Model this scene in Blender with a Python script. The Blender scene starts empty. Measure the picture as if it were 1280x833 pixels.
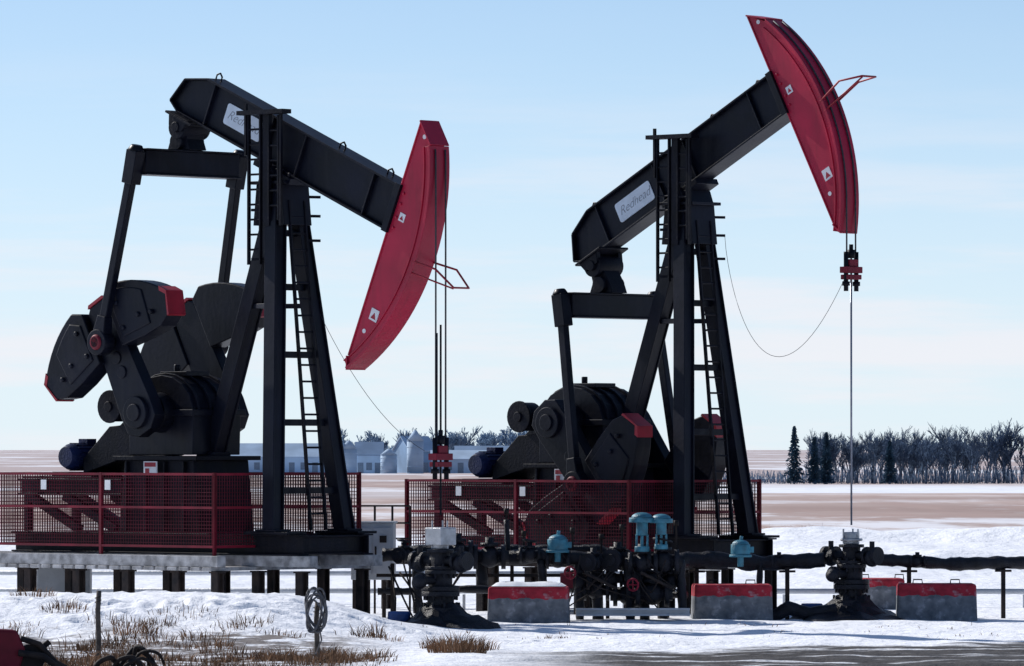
import bpy, bmesh, math, random
from mathutils import Vector, Matrix, noise
random.seed(7)
scene = bpy.context.scene
try:
    scene.view_settings.view_transform = 'Standard'
    scene.view_settings.look = 'None'
    scene.view_settings.exposure = 0
except Exception: pass

# ------------------------------------------------------------------ materials
def paint(name, col, rough=0.5, metal=0.0, var=0.25, scale=3.0, bump=0.02, col2=None, thr=(0.35, 0.7), spec=0.5, streak=None):
    m = bpy.data.materials.new(name); m.use_nodes = True
    nt = m.node_tree; N = nt.nodes; L = nt.links
    b = N['Principled BSDF']
    b.inputs['Roughness'].default_value = rough
    b.inputs['Metallic'].default_value = metal
    b.inputs['Specular IOR Level'].default_value = spec
    tc = N.new('ShaderNodeTexCoord')
    n = N.new('ShaderNodeTexNoise'); n.inputs['Scale'].default_value = scale; n.inputs['Detail'].default_value = 4
    L.new(tc.outputs['Object'], n.inputs['Vector'])
    r = N.new('ShaderNodeValToRGB')
    r.color_ramp.elements[0].position = thr[0]; r.color_ramp.elements[1].position = thr[1]
    c2 = col2 if col2 else tuple(min(1, c * (1 + var * 2)) for c in col)
    r.color_ramp.elements[0].color = (*[c * (1 - var) for c in col], 1)
    r.color_ramp.elements[1].color = (*c2, 1)
    L.new(n.outputs['Fac'], r.inputs['Fac']); cout = r.outputs['Color']
    if streak:   # dust / weather streaks running down the paint
        mp = N.new('ShaderNodeMapping'); mp.inputs['Scale'].default_value = (7, 7, 0.7); L.new(tc.outputs['Object'], mp.inputs['Vector'])
        n3 = N.new('ShaderNodeTexNoise'); n3.inputs['Scale'].default_value = 1; n3.inputs['Detail'].default_value = 4; L.new(mp.outputs[0], n3.inputs['Vector'])
        mr = N.new('ShaderNodeMapRange'); mr.inputs['From Min'].default_value = 0.5; mr.inputs['From Max'].default_value = 0.75; mr.inputs['To Max'].default_value = streak[1]; L.new(n3.outputs['Fac'], mr.inputs['Value'])
        mx = N.new('ShaderNodeMix'); mx.data_type = 'RGBA'; L.new(mr.outputs[0], mx.inputs['Factor']); L.new(cout, mx.inputs['A']); mx.inputs['B'].default_value = (*streak[0], 1)
        cout = mx.outputs['Result']
    L.new(cout, b.inputs['Base Color'])
    if bump:
        n2 = N.new('ShaderNodeTexNoise'); n2.inputs['Scale'].default_value = scale * 8; n2.inputs['Detail'].default_value = 2
        L.new(tc.outputs['Object'], n2.inputs['Vector'])
        bp = N.new('ShaderNodeBump'); bp.inputs['Strength'].default_value = 0.5; bp.inputs['Distance'].default_value = bump
        L.new(n2.outputs['Fac'], bp.inputs['Height']); L.new(bp.outputs['Normal'], b.inputs['Normal'])
        rr = N.new('ShaderNodeMapRange'); rr.inputs['To Min'].default_value = max(0.05, rough - 0.12); rr.inputs['To Max'].default_value = min(1, rough + 0.15)
        L.new(n.outputs['Fac'], rr.inputs['Value']); L.new(rr.outputs['Result'], b.inputs['Roughness'])
    return m

M_BLACK = paint('black_paint', (0.0042, 0.0054, 0.0125), 0.40, var=0.35, scale=1.3, bump=0.006, spec=0.18, streak=((0.02,0.02,0.025),0.35))
M_BLACK2 = paint('black_paint_worn', (0.0045, 0.0052, 0.0105), 0.5, var=0.4, scale=2.5, bump=0.01, spec=0.15, streak=((0.022,0.02,0.022),0.35))
M_RED = paint('red_paint', (0.43, 0.010, 0.045), 0.42, var=0.16, scale=0.9, bump=0.004, spec=0.35, streak=((0.25,0.012,0.03),0.5))
M_REDT = paint('red_trim', (0.32, 0.008, 0.024), 0.5, var=0.2, scale=2, bump=0.004)
M_REDR = paint('red_rail', (0.16, 0.006, 0.020), 0.55, var=0.25, scale=2, bump=0.0, spec=0.3)
M_MESH = paint('red_wire_mesh', (0.07, 0.004, 0.014), 0.6, var=0.25, scale=2, bump=0.0, spec=0.2)
M_WHITE = paint('white_sign', (0.78, 0.78, 0.80), 0.5, var=0.06, scale=4, bump=0.0)
M_SIGNP = paint('sign_plate', (0.66, 0.74, 0.83), 0.5, var=0.06, scale=4, bump=0.0)
M_STEEL = paint('galvanised_steel', (0.42, 0.43, 0.45), 0.45, 0.5, var=0.2, scale=5)
M_CABLE = paint('wire_rope', (0.05, 0.05, 0.06), 0.6, 0.4, var=0.2, scale=20, bump=0)
M_ROD = paint('polished_rod', (0.22, 0.24, 0.30), 0.4, 0.6, var=0.1, scale=6, bump=0)
M_MOTOR = paint('motor_blue', (0.005, 0.012, 0.06), 0.5, var=0.25, spec=0.3)
M_TEAL = paint('teal_paint', (0.030, 0.16, 0.23), 0.45, var=0.25, scale=6)
M_BLUE = paint('blue_steel', (0.015, 0.05, 0.18), 0.5, var=0.3)
M_DECK = paint('deck_timber', (0.30, 0.30, 0.31), 0.85, var=0.35, scale=5)
M_PILE = paint('pile_steel', (0.018, 0.016, 0.020), 0.75, var=0.4, scale=4, col2=(0.05, 0.036, 0.031), spec=0.25)
M_WRAP = paint('pipe_wrap', (0.008, 0.009, 0.015), 0.42, var=0.4, scale=7, bump=0.05, spec=0.3)
M_LETTER = paint('lettering_grey', (0.24, 0.27, 0.32), 0.6, var=0.05, scale=4, bump=0)
M_GREY = paint('cabinet_grey', (0.48, 0.50, 0.53), 0.5, var=0.08, scale=3)
M_WOOD = paint('weathered_wood', (0.09, 0.075, 0.065), 0.9, var=0.4, scale=6, bump=0.03)
M_GRASS = paint('dry_grass_mat', (0.18, 0.105, 0.062), 0.95, var=0.55, scale=1.5, bump=0, spec=0.1)
M_ROPE = paint('rope_mat', (0.12, 0.12, 0.13), 0.9, var=0.3, scale=14, bump=0.01)
M_TREE = paint('winter_bark_hazed', (0.085, 0.125, 0.195), 1.0, var=0.15, scale=0.1, bump=0, spec=0.0)  # bare frosty bark, with bluish distance haze mixed into the colour
M_TREEF = paint('far_winter_bark_hazed', (0.16, 0.24, 0.35), 1.0, var=0.15, scale=0.1, bump=0, spec=0.0)  # paler and bluer bark: more haze in the colour for the farther row
M_SPRUCE = paint('spruce_needles_hazed', (0.040, 0.075, 0.11), 1.0, var=0.3, scale=0.4, bump=0, spec=0.0)  # needle colour shifted to blue-grey to suggest distance haze
M_BARNW = paint('barn_wall_hazed', (0.44, 0.58, 0.74), 0.8, var=0.08, scale=0.2, bump=0)  # whitish wall, tinted blue to stand in for aerial haze
M_BARNB = paint('barn_wall_dark_hazed', (0.20, 0.32, 0.48), 0.8, var=0.15, scale=0.2, bump=0)  # darker wall; its blue is haze painted into the colour
M_ROOF = paint('barn_roof_hazed', (0.40, 0.51, 0.64), 0.8, var=0.1, scale=0.2, bump=0, spec=0.1)  # roofs and grain bins, haze put in as a pale blue tint
M_ROOFD = paint('dark_roof_hazed', (0.22, 0.31, 0.44), 0.8, var=0.1, scale=0.2, bump=0, spec=0.1)  # darker roof, also lightened and blued as painted haze
M_WIN = paint('dark_window_hazed', (0.14, 0.20, 0.28), 0.3, var=0.1, bump=0)  # farm doors and windows, lifted towards blue by haze in the colour
M_SNOWCAP = paint('snow_cap', (0.84, 0.86, 0.90), 0.8, var=0.04, scale=6, bump=0.02)

# ------------------------------------------------------------------ mesh builder
class MB:
    def __init__(s, M=None):
        s.bm = bmesh.new(); s.M = M or Matrix.Identity(4)
    def v(s, p): return s.bm.verts.new(s.M @ Vector(p))
    def f(s, vs):
        try: return s.bm.faces.new(vs)
        except ValueError: return None
    def hexa(s, P):
        V = [s.v(p) for p in P]
        for q in ((0,1,2,3),(7,6,5,4),(0,4,5,1),(1,5,6,2),(2,6,7,3),(3,7,4,0)): s.f([V[i] for i in q])
    def box(s, x0, x1, y0, y1, z0, z1):
        s.hexa([(x0,y0,z0),(x1,y0,z0),(x1,y1,z0),(x0,y1,z0),(x0,y0,z1),(x1,y0,z1),(x1,y1,z1),(x0,y1,z1)])
    def frame(s, p1, p2, up=(0,1,0)):
        p1 = Vector(p1); p2 = Vector(p2); d = (p2-p1).normalized(); up = Vector(up)
        if abs(d.dot(up)) > 0.98: up = Vector((1,0,0))
        a = d.cross(up).normalized(); b = a.cross(d).normalized()
        return p1, p2, a, b
    def bar(s, p1, p2, w, h, up=(0,1,0), w2=None, h2=None):
        p1, p2, a, b = s.frame(p1, p2, up); w2 = w2 or w; h2 = h2 or h
        A = [p1 + a*(i*w/2) + b*(j*h/2) for i, j in ((-1,-1),(1,-1),(1,1),(-1,1))]
        B = [p2 + a*(i*w2/2) + b*(j*h2/2) for i, j in ((-1,-1),(1,-1),(1,1),(-1,1))]
        s.hexa(A + B)
    def ibeam(s, p1, p2, w, h, up=(0,0,1), t=0.03):
        p1v, p2v, a, b = s.frame(p1, p2, up)
        s.bar(p1v, p2v, t, h-2*t, up)
        for k in (-1, 1):
            o = b*(k*(h/2-t/2)); s.bar(p1v+o, p2v+o, w, t, up)
    def cyl(s, p1, p2, r, r2=None, seg=16, cap=True):
        r2 = r if r2 is None else r2
        p1, p2, a, b = s.frame(p1, p2, (0,0,1))
        A = []; B = []
        for i in range(seg):
            t = 2*math.pi*i/seg; o = a*math.cos(t) + b*math.sin(t)
            A.append(s.v(p1+o*r)); B.append(s.v(p2+o*r2))
        for i in range(seg):
            j = (i+1) % seg; f = s.f([A[i], A[j], B[j], B[i]])
            if f and seg > 8: f.smooth = True
        if cap: s.f(A[::-1]); s.f(B)
    def tube(s, pts, r, seg=6, rf=None):
        pts = [Vector(p) for p in pts]; rings = []
        for i, p in enumerate(pts):
            d = (pts[min(i+1, len(pts)-1)] - pts[max(i-1, 0)]).normalized()
            up = Vector((0,0,1)) if abs(d.z) < 0.9 else Vector((0,1,0))
            a = d.cross(up).normalized(); b = a.cross(d)
            rr = rf(i) if rf else r
            rings.append([s.v(p + (a*math.cos(2*math.pi*k/seg) + b*math.sin(2*math.pi*k/seg))*rr) for k in range(seg)])
        for A, B in zip(rings, rings[1:]):
            for k in range(seg):
                f = s.f([A[k], A[(k+1)%seg], B[(k+1)%seg], B[k]])
                if f: f.smooth = True
        s.f(rings[0][::-1]); s.f(rings[-1])
    def prism(s, prof, y0, y1):
        A = [s.v((x, y0, z)) for x, z in prof]; B = [s.v((x, y1, z)) for x, z in prof]
        s.f(A[::-1]); s.f(B)
        n = len(prof)
        for i in range(n): s.f([A[i], A[(i+1)%n], B[(i+1)%n], B[i]])
    def dome(s, c, r, rz, seg=16, rings=5, half=True):
        c = Vector(c); prev = None
        lo = 0 if half else -rings
        for i in range(lo, rings+1):
            t = math.pi/2*i/rings
            rr = max(r*math.cos(t), 0.001)
            ring = [s.v(c + Vector((rr*math.cos(2*math.pi*k/seg), rr*math.sin(2*math.pi*k/seg), rz*math.sin(t)))) for k in range(seg)]
            if prev:
                for k in range(seg):
                    f = s.f([prev[k], prev[(k+1)%seg], ring[(k+1)%seg], ring[k]])
                    if f: f.smooth = True
            else: s.f(ring[::-1])
            prev = ring
        s.f(prev)
    def done(s, name, mat, parent=None, bevel=0.0):
        bmesh.ops.recalc_face_normals(s.bm, faces=s.bm.faces)
        me = bpy.data.meshes.new(name); s.bm.to_mesh(me); s.bm.free()
        me.materials.append(mat)
        ob = bpy.data.objects.new(name, me); scene.collection.objects.link(ob)
        if parent: ob.parent = parent
        if bevel:
            md = ob.modifiers.new('bevel', 'BEVEL'); md.width = bevel; md.segments = 2; md.limit_method = 'ANGLE'; md.angle_limit = math.radians(40)
        return ob

def empty(name, loc=(0,0,0), rz=0.0):
    e = bpy.data.objects.new(name, None); e.location = loc; e.rotation_euler = (0,0,rz)
    e.empty_display_size = 0.5; scene.collection.objects.link(e); return e

def ladder(mb, p1, p2, w, side=(0,1,0), sp=0.3, r=0.028):
    p1 = Vector(p1); p2 = Vector(p2); s = Vector(side).normalized()*w/2
    mb.bar(p1+s, p2+s, r*2.4, r*1.2, side); mb.bar(p1-s, p2-s, r*2.4, r*1.2, side)
    L = (p2-p1).length; n = int(L/sp)
    for i in range(1, n):
        q = p1.lerp(p2, i/n); mb.cyl(q-s, q+s, r*0.8, seg=6)

PIV = 6.97
SH = (-2.55, 2.6)

# ------------------------------------------------------------------ pumpjack
def pumpjack(loc, yaw, beam_a, eq, pin, wire_bottom, rod_bottom, rod_top):
    P = empty('pumpjack', loc, yaw)
    # ---- skid
    m = MB()
    for y in (-0.85, 0.85): m.ibeam((-6.2, y, 0.19), (1.35, y, 0.19), 0.26, 0.38)
    for x in (-6.1, -5.0, -3.9, -2.9, -1.9, -0.8, 0.2, 1.2): m.ibeam((x, -0.84, 0.19), (x, 0.84, 0.19), 0.18, 0.34)
    m.box(0.15, 1.25, -1.18, -0.68, 0.383, 0.43); m.box(0.15, 1.25, 0.68, 1.18, 0.383, 0.43)
    m.box(-1.6, 0.1, -0.7, 0.7, 0.384, 0.41)
    m.done('skid_frame', M_BLACK2, P, 0.008)
    # ---- pedestal + motor stand
    m = MB()
    m.prism([(-3.55,0.4),(-1.45,0.4),(-1.6,1.72),(-3.4,1.72)], -0.72, 0.72)
    for x in (-3.3,-2.8,-2.3,-1.8):
        m.box(x-0.02, x+0.02, -0.80, -0.722, 0.41, 1.7); m.box(x-0.02, x+0.02, 0.722, 0.80, 0.41, 1.7)
    m.box(-3.6, -1.4, -0.85, 0.85, 1.72, 1.80)
    for y in (-0.62, 0.62):
        m.ibeam((-6.3, y, 1.22), (-3.5, y, 1.22), 0.2, 0.3)
        m.bar((-6.05, y, 1.05), (-4.7, y, 0.42), 0.16, 0.14)
        m.bar((-5.1, y, 1.05), (-3.7, y, 0.42), 0.16, 0.14)
        m.bar((-6.1, y, 0.38), (-6.1, y, 1.06), 0.14, 0.14)
    m.box(-6.2, -4.3, -0.7, 0.7, 1.375, 1.42)
    m.done('gearbox_pedestal', M_BLACK2, P, 0.01)
    # ---- gearbox
    m = MB()
    prof = [(-3.38,1.82),(-1.72,1.82),(-1.70,2.55)]
    for i in range(9):
        t = math.radians(10 + i*20 if i else 8); prof.append((SH[0] + 0.84*math.cos(t), 2.6 + 0.70*math.sin(t)))
    prof.append((-3.40,2.5))
    m.prism(prof, -0.62, 0.62)
    m.prism([(-3.44,2.54),(-1.64,2.54),(-1.64,2.66),(-3.44,2.66)], -0.70, 0.70)
    for y in (-0.5,-0.2,0.1,0.4):
        pr = [(SH[0] + 0.90*math.cos(math.radians(a)), 2.6 + 0.745*math.sin(math.radians(a))) for a in range(5, 180, 17)]
        m.prism(pr, y-0.02, y+0.02)
    m.box(-2.9, -2.2, -0.3, 0.3, 3.28, 3.37)
    m.cyl((-2.75,0,3.37),(-2.75,0,3.5),0.06)
    for sy in (-1, 1):
        m.cyl((SH[0], sy*0.62, SH[1]), (SH[0], sy*0.86, SH[1]), 0.38, 0.34, 24)
        m.cyl((-3.15, sy*0.62, 2.6), (-3.15, sy*0.78, 2.6), 0.24, 0.22, 20)
        for k in range(8):
            t = k*math.pi/4; m.cyl((SH[0]+0.31*math.cos(t), sy*0.86, SH[1]+0.31*math.sin(t)), (SH[0]+0.31*math.cos(t), sy*0.9, SH[1]+0.31*math.sin(t)), 0.025, seg=6)
    m.cyl((SH[0], -1.36, SH[1]), (SH[0], 1.36, SH[1]), 0.16, seg=20)
    m.done('gearbox', M_BLACK, P, 0.015)
    # ---- belt guard, sheave, motor
    m = MB()
    m.prism([(-3.35,1.85),(-3.35,2.9),(-3.9,3.05),(-4.15,2.95),(-5.35,2.05),(-5.5,1.75),(-5.35,1.5),(-4.9,1.44)], 0.62, 0.92)
    m.prism([(-3.5,1.85),(-3.5,2.4),(-4.2,2.35),(-4.9,1.75),(-4.9,1.46)], -0.35, 0.6)
    m.cyl((-4.0,-0.5,2.72),(-4.0,-0.15,2.72),0.28,seg=24); m.cyl((-4.0,-0.6,2.72),(-4.0,0.6,2.72),0.10,seg=16)
    m.cyl((-4.0,-0.56,2.72),(-4.0,-0.5,2.72),0.31,seg=24)
    m.box(-5.6,-4.7,-0.5,0.5,1.42,1.50)
    m.done('belt_guard', M_BLACK2, P, 0.012)
    m = MB()
    m.cyl((-5.15,-0.45,1.78),(-5.15,0.45,1.78),0.25,seg=24)
    m.cyl((-5.15,-0.58,1.78),(-5.15,-0.45,1.78),0.19,0.25,seg=24)
    for k in range(18):
        t = k*2*math.pi/18; m.bar((-5.15+0.26*math.cos(t),-0.42,1.78+0.26*math.sin(t)),(-5.15+0.26*math.cos(t),0.42,1.78+0.26*math.sin(t)),0.015,0.03)
    m.box(-5.27,-5.03,-0.12,0.12,2.01,2.12)
    m.done('electric_motor', M_MOTOR, P, 0.006)
    # ---- cranks and counterweights
    ca = math.atan2(pin[1]-SH[1], pin[0]-SH[0])
    pr_ = math.hypot(pin[1]-SH[1], pin[0]-SH[0])
    T = Matrix.Translation((SH[0],0,SH[1])) @ Matrix.Rotation(-ca, 4, 'Y')
    for side, sy in (('near', -1), ('far', 1)):
        m = MB(T)
        y0, y1 = sorted((sy*0.98, sy*1.24))
        m.prism([(-0.42,-0.18),(-0.25,-0.4),(0.1,-0.42),(2.2,-0.30),(2.3,-0.2),(2.3,0.2),(2.2,0.30),(0.1,0.42),(-0.25,0.4),(-0.42,0.18)], y0, y1)
        m.cyl((0,sy*0.9,0),(0,sy*1.32,0),0.30,seg=24)
        for q in (0.85, pr_, 1.15, 1.78): m.cyl((q,sy*1.24,0),(q,sy*1.27,0),0.12,seg=16)
        m.done('crank_arm_'+side, M_BLACK, P, 0.02)
        for ks in (1, -1):
            m = MB(T)
            outer = []
            for i in range(10):
                a = math.radians(9 + i*(47-9)/9); rr = 2.56 - 0.10*(i/9)**2
                outer.append((rr*math.cos(a)-0.10, ks*rr*math.sin(a)))
            pf = [(1.22, ks*0.33), (2.25, ks*0.33)] + outer[1:] + [(1.16, ks*1.66), (1.06, ks*1.40), (1.10, ks*0.95)]
            ya, yb = sorted((sy*0.94, sy*1.36))
            m.prism(pf, ya, yb)
            inner = [(1.34, ks*0.45),(2.08, ks*0.45)] + [(x*0.93+0.06, z*0.9) for x, z in outer[2:7]] + [(1.22, ks*1.2)]
            m.prism(inner, sy*1.34, sy*1.385)
            for bx, bz in ((1.48,0.55),(1.98,0.6),(1.52,1.0),(1.40,1.32)):
                m.cyl((bx, sy*1.36, ks*bz), (bx, sy*1.43, ks*bz), 0.055, seg=6)
            m.done('counterweight_'+side, M_BLACK, P, 0.025)
            m = MB(T)
            e0 = outer[-1]; e1 = outer[-2]
            m.prism([(e0[0]+0.012, e0[1]+ks*0.012),(e0[0]-0.01, e0[1]+ks*0.03),(1.14, ks*1.69),(1.14,ks*1.64)], ya-0.012, yb+0.012)
            m.prism([(e1[0]+0.014, e1[1]+ks*0.008),(e0[0]+0.014, e0[1]+ks*0.012),(e0[0]-0.06, e0[1]-ks*0.02),(e1[0]-0.07, e1[1]-ks*0.02)], ya-0.008, yb+0.008)
            m.done('weight_red_end', M_REDT, P)
        m = MB(T)
        m.hexa([(2.302,y0-0.02,-0.24),(2.36,y0-0.02,-0.2),(2.36,y1+0.02,-0.2),(2.302,y1+0.02,-0.24),(2.302,y0-0.02,0.24),(2.36,y0-0.02,0.2),(2.36,y1+0.02,0.2),(2.302,y1+0.02,0.24)])
        m.done('crank_red_tip', M_REDT, P)
    # ---- pitman arms
    for side, sy in (('near', -1), ('far', 1)):
        m = MB()
        yp = sy*1.50
        d = (Vector((eq[0],0,eq[1])) - Vector((pin[0],0,pin[1]))).normalized()
        b0 = Vector((pin[0],yp,pin[1])); t0 = Vector((eq[0],sy*1.36,eq[1]))
        m.bar(b0 + d*0.2, t0 - d*0.05, 0.17, 0.15, (0,1,0))
        m.bar(t0 - d*0.45, t0 + d*0.18, 0.27, 0.25, (0,1,0)); m.cyl(t0+d*0.18, t0+d*0.28, 0.16, 0.10, 16)
        m.cyl((pin[0],yp-0.13,pin[1]),(pin[0],yp+0.13,pin[1]),0.24,seg=24)
        m.bar(b0, b0+d*0.5, 0.34, 0.25, (0,1,0), 0.2, 0.2)
        m.cyl((pin[0],sy*1.2,pin[1]),(pin[0],sy*1.67,pin[1]),0.11,seg=16)
        m.done('pitman_arm_'+side, M_BLACK, P, 0.015)
        m = MB(); m.cyl((pin[0],yp+sy*0.13,pin[1]),(pin[0],yp+sy*0.17,pin[1]),0.15,0.12,seg=20)
        m.done('wrist_pin_cap', M_REDR, P, 0.008)
    # ---- equalizer
    m = MB()
    m.box(eq[0]-0.17, eq[0]+0.17, -1.22, 1.22, eq[1]-0.24, eq[1]+0.18)
    m.box(eq[0]-0.22, eq[0]+0.22, -1.24, 1.24, eq[1]+0.182, eq[1]+0.215); m.box(eq[0]-0.22, eq[0]+0.22, -1.24, 1.24, eq[1]-0.275, eq[1]-0.242)
    m.done('equalizer_beam', M_BLACK, P, 0.01)
    R = Matrix.Translation((0,0,PIV)) @ Matrix.Rotation(-beam_a, 4, 'Y')
    tb = R @ Vector((-2.60,0,-0.12))
    m = MB()
    m.prism([(eq[0]-0.30,eq[1]+0.217),(eq[0]+0.30,eq[1]+0.217),(eq[0]+0.22,eq[1]+0.42),(tb.x+0.17,tb.z-0.05),(tb.x-0.17,tb.z-0.05),(eq[0]-0.22,eq[1]+0.42)], -0.22, 0.22)
    m.cyl((tb.x,-0.34,tb.z),(tb.x,0.34,tb.z),0.22,seg=24)
    m.cyl((tb.x,-0.40,tb.z),(tb.x,0.40,tb.z),0.10,seg=16)
    m.cyl((eq[0],-0.30,eq[1]+0.38),(eq[0],0.30,eq[1]+0.38),0.16,seg=20)
    m.done('equalizer_bearing', M_BLACK2, P, 0.012)
    m = MB(R)
    m.prism([(-2.88,0.1),(-2.33,0.1),(-2.43,-0.15),(-2.78,-0.15)], -0.38, -0.26); m.prism([(-2.88,0.1),(-2.33,0.1),(-2.43,-0.15),(-2.78,-0.15)], 0.26, 0.38)
    m.box(-2.93,-2.2,-0.42,0.42,0.045,0.088)
    m.done('tail_bearing_bracket', M_BLACK2, P, 0.01)
    # ---- walking beam
    m = MB(R)
    z0, z1 = 0.10, 0.96
    web = [(-2.85,z0+0.03),(3.15,z0+0.03),(3.15,z1-0.03),(-2.32,z1-0.03),(-2.85,0.72),(-3.06,0.24)]
    m.prism(web, -0.13, 0.13)
    m.box(-2.32,3.02,-0.23,0.23,z1-0.03,z1+0.01)
    m.box(-2.82,3.02,-0.23,0.23,z0-0.01,z0+0.03)
    def plate(a, b, t=0.035):
        m.bar((a[0],0,a[1]), (b[0],0,b[1]), t, 0.46, (0,1,0))
    plate((-2.32,z1-0.01),(-2.87,0.735)); plate((-2.87,0.735),(-3.08,0.24)); plate((-3.08,0.24),(-2.82,z0+0.01))
    for x in (-2.1,-0.45,0.45,2.3):
        m.box(x-0.015,x+0.015,-0.21,-0.131,z0+0.03,z1-0.03); m.box(x-0.015,x+0.015,0.131,0.21,z0+0.03,z1-0.03)
    for x in (-2.25, 1.2, 2.5):
        m.tube([(x-0.07,0,z1),(x-0.07,0,z1+0.09),(x,0,z1+0.14),(x+0.07,0,z1+0.09),(x+0.07,0,z1)],0.02,6)
    m.box(2.90,3.04,-0.26,0.26,z0-0.03,z1+0.03)
    m.box(-0.5,0.5,-0.32,0.32,-0.03,z0-0.012)
    for x in (-0.4,-0.2,0.2,0.4):
        for y in (-0.27,0.27): m.cyl((x,y,z0-0.01),(x,y,z0+0.06),0.03,seg=6)
    m.done('walking_beam', M_BLACK, P, 0.006)
    # sign on beam
    m = MB(R)
    sx, sz = -1.20, 0.53
    pr = []
    w, h, rc = 0.50, 0.20, 0.05
    for cx, cz, a0 in ((w-rc,h-rc,0),(-w+rc,h-rc,90),(-w+rc,-h+rc,180),(w-rc,-h+rc,270)):
        for k in range(4):
            t = math.radians(a0+k*30); pr.append((sx+cx+rc*math.cos(t), sz+cz+rc*math.sin(t)))
    m.prism(pr, -0.145, -0.131)
    m.done('name_plate', M_SIGNP, P)
    cu = bpy.data.curves.new('lettering', 'FONT'); cu.body = 'Redhead'; cu.size = 0.25; cu.shear = 0.45; cu.extrude = 0.001
    cu.align_x = 'CENTER'; cu.align_y = 'CENTER'; cu.offset = -0.004
    to = bpy.data.objects.new('name_plate_lettering', cu); scene.collection.objects.link(to)
    cu.materials.append(M_LETTER); to.parent = P
    to.matrix_local = R @ Matrix.Translation((sx,-0.148,sz)) @ Matrix.Rotation(math.radians(90),4,'X')
    # ---- horse head
    C = (-0.28,-0.10); RR = 4.2; AT, AB = 28.5, -36
    def arc(r, a0=AB, a1=AT, n=26): return [(C[0]+r*math.cos(math.radians(a0+(a1-a0)*i/n)), C[1]+r*math.sin(math.radians(a0+(a1-a0)*i/n))) for i in range(n+1)]
    ct = (C[0]+RR*math.cos(math.radians(AT)), C[1]+RR*math.sin(math.radians(AT))); cbm = (C[0]+RR*math.cos(math.radians(AB)), C[1]+RR*math.sin(math.radians(AB)))
    m = MB(R)
    body = [(3.03,-2.33)] + arc(RR-0.05) + [(3.01,2.22)]
    m.prism(body, -0.19, 0.19)
    m.prism(arc(RR+0.0)+arc(RR-0.05)[::-1], -0.26, 0.26)
    m.prism(arc(RR-0.17)+arc(RR-0.20)[::-1], -0.225, 0.225)
    m.prism(arc(RR-0.05)[::1]+arc(RR-0.17)[::-1], -0.205, 0.205)
    m.bar((3.02,0,-2.33),(3.0,0,2.23),0.03,0.42,(0,1,0))
    m.bar((3.0,0,2.225),(ct[0],0,ct[1]+0.01),0.03,0.5,(0,1,0))
    m.bar((3.02,0,-2.34),(cbm[0],0,cbm[1]-0.01),0.03,0.5,(0,1,0))
    for z in (0.2,0.4,0.66,0.86): m.cyl((3.12,-0.22,z),(3.12,-0.185,z),0.028,seg=6)
    m.done('horse_head', M_RED, P, 0.006)
    m = MB(R)
    m.tube([(3.85,-0.24,-0.15),(4.45,-0.28,-0.06),(4.92,-0.20,-0.22),(4.92,0.20,-0.22),(4.45,0.28,-0.06),(3.85,0.24,-0.15)],0.02,6)
    m.tube([(3.85,-0.24,-0.36),(4.92,-0.20,-0.24)],0.016,6)
    m.done('bridle_guide_bar', M_REDT, P)
    m = MB(R)
    for (x,z,s) in ((3.32,-1.42,0.10),(3.25,0.45,0.07)):
        m.box(x-s,x+s,-0.20,-0.1915,z-s*1.1,z+s*1.1)
    m.done('warning_label', M_WHITE, P)
    m = MB(R)
    for (x,z,s) in ((3.32,-1.44,0.065),(3.25,0.44,0.045)):
        m.prism([(x-s,z-s*0.8),(x+s,z-s*0.8),(x,z+s)],-0.204,-0.2005)
    m.done('warning_symbol', M_REDT, P)
    m = MB(R)
    for x,z in ((3.2,-1.78),(3.18,1.98)): m.cyl((x,-0.197,z),(x,-0.19,z),0.042,seg=16)
    m.done('head_lifting_hole', M_WHITE, P)
    # ---- samson post
    m = MB()
    for sy in (-1,1):
        m.ibeam((0.05,sy*0.24,PIV-0.35),(0.66,sy*0.94,0.43),0.28,0.30,(0,1,0),0.035)
        m.bar((0.05,sy*0.24,PIV-0.35),(0.66,sy*0.94,0.43),0.20,0.26,(0,1,0))
        m.box(0.40,0.92,sy*0.94-0.2,sy*0.94+0.2,0.432,0.47)
    m.ibeam((-0.15,0,PIV-0.55),(-1.78,0,1.85),0.30,0.32,(0,1,0),0.035)
    m.bar((-0.15,0,PIV-0.55),(-1.78,0,1.85),0.25,0.24,(0,1,0))
    m.bar((-1.78,0,1.9),(-1.85,0,1.5),0.4,0.5,(0,1,0))
    for zf in (0.12,0.32,0.52,0.72,0.88):
        z = (PIV-0.35)*zf + 0.43*(1-zf); x = 0.66+(0.05-0.66)*zf; y = 0.94+(0.24-0.94)*zf
        m.bar((x,-y,z),(x,y,z),0.09,0.12,(0,0,1))
    m.bar((-0.85,0,4.55),(0.22,-0.40,4.55),0.07,0.09,(0,0,1)); m.bar((-0.85,0,4.55),(0.22,0.40,4.55),0.07,0.09,(0,0,1))
    m.prism([(-0.42,PIV-0.95),(0.38,PIV-0.95),(0.30,PIV-0.2),(-0.34,PIV-0.2)],-0.36,0.36)
    m.box(-0.45,0.42,-0.42,0.42,PIV-0.20,PIV-0.14)
    m.prism([(-0.30,PIV-0.14),(0.28,PIV-0.14),(0.2,PIV+0.08),(-0.2,PIV+0.08)],-0.36,0.36)
    m.cyl((0,-0.44,PIV),(0,0.44,PIV),0.15,seg=20)
    m.done('samson_post', M_BLACK, P, 0.008)
    m = MB()
    ladder(m,(0.90,0,0.45),(0.32,0,PIV-0.5),0.40,(0,1,0),0.30)
    ladder(m,(-0.27,-0.47,5.3),(-0.27,-0.47,8.05),0.30,(1,0,0),0.26)
    ladder(m,(0.22,-0.47,6.1),(0.22,-0.47,8.02),0.24,(1,0,0),0.26)
    m.box(-0.62,0.55,-0.60,-0.36,8.04,8.12)
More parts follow.
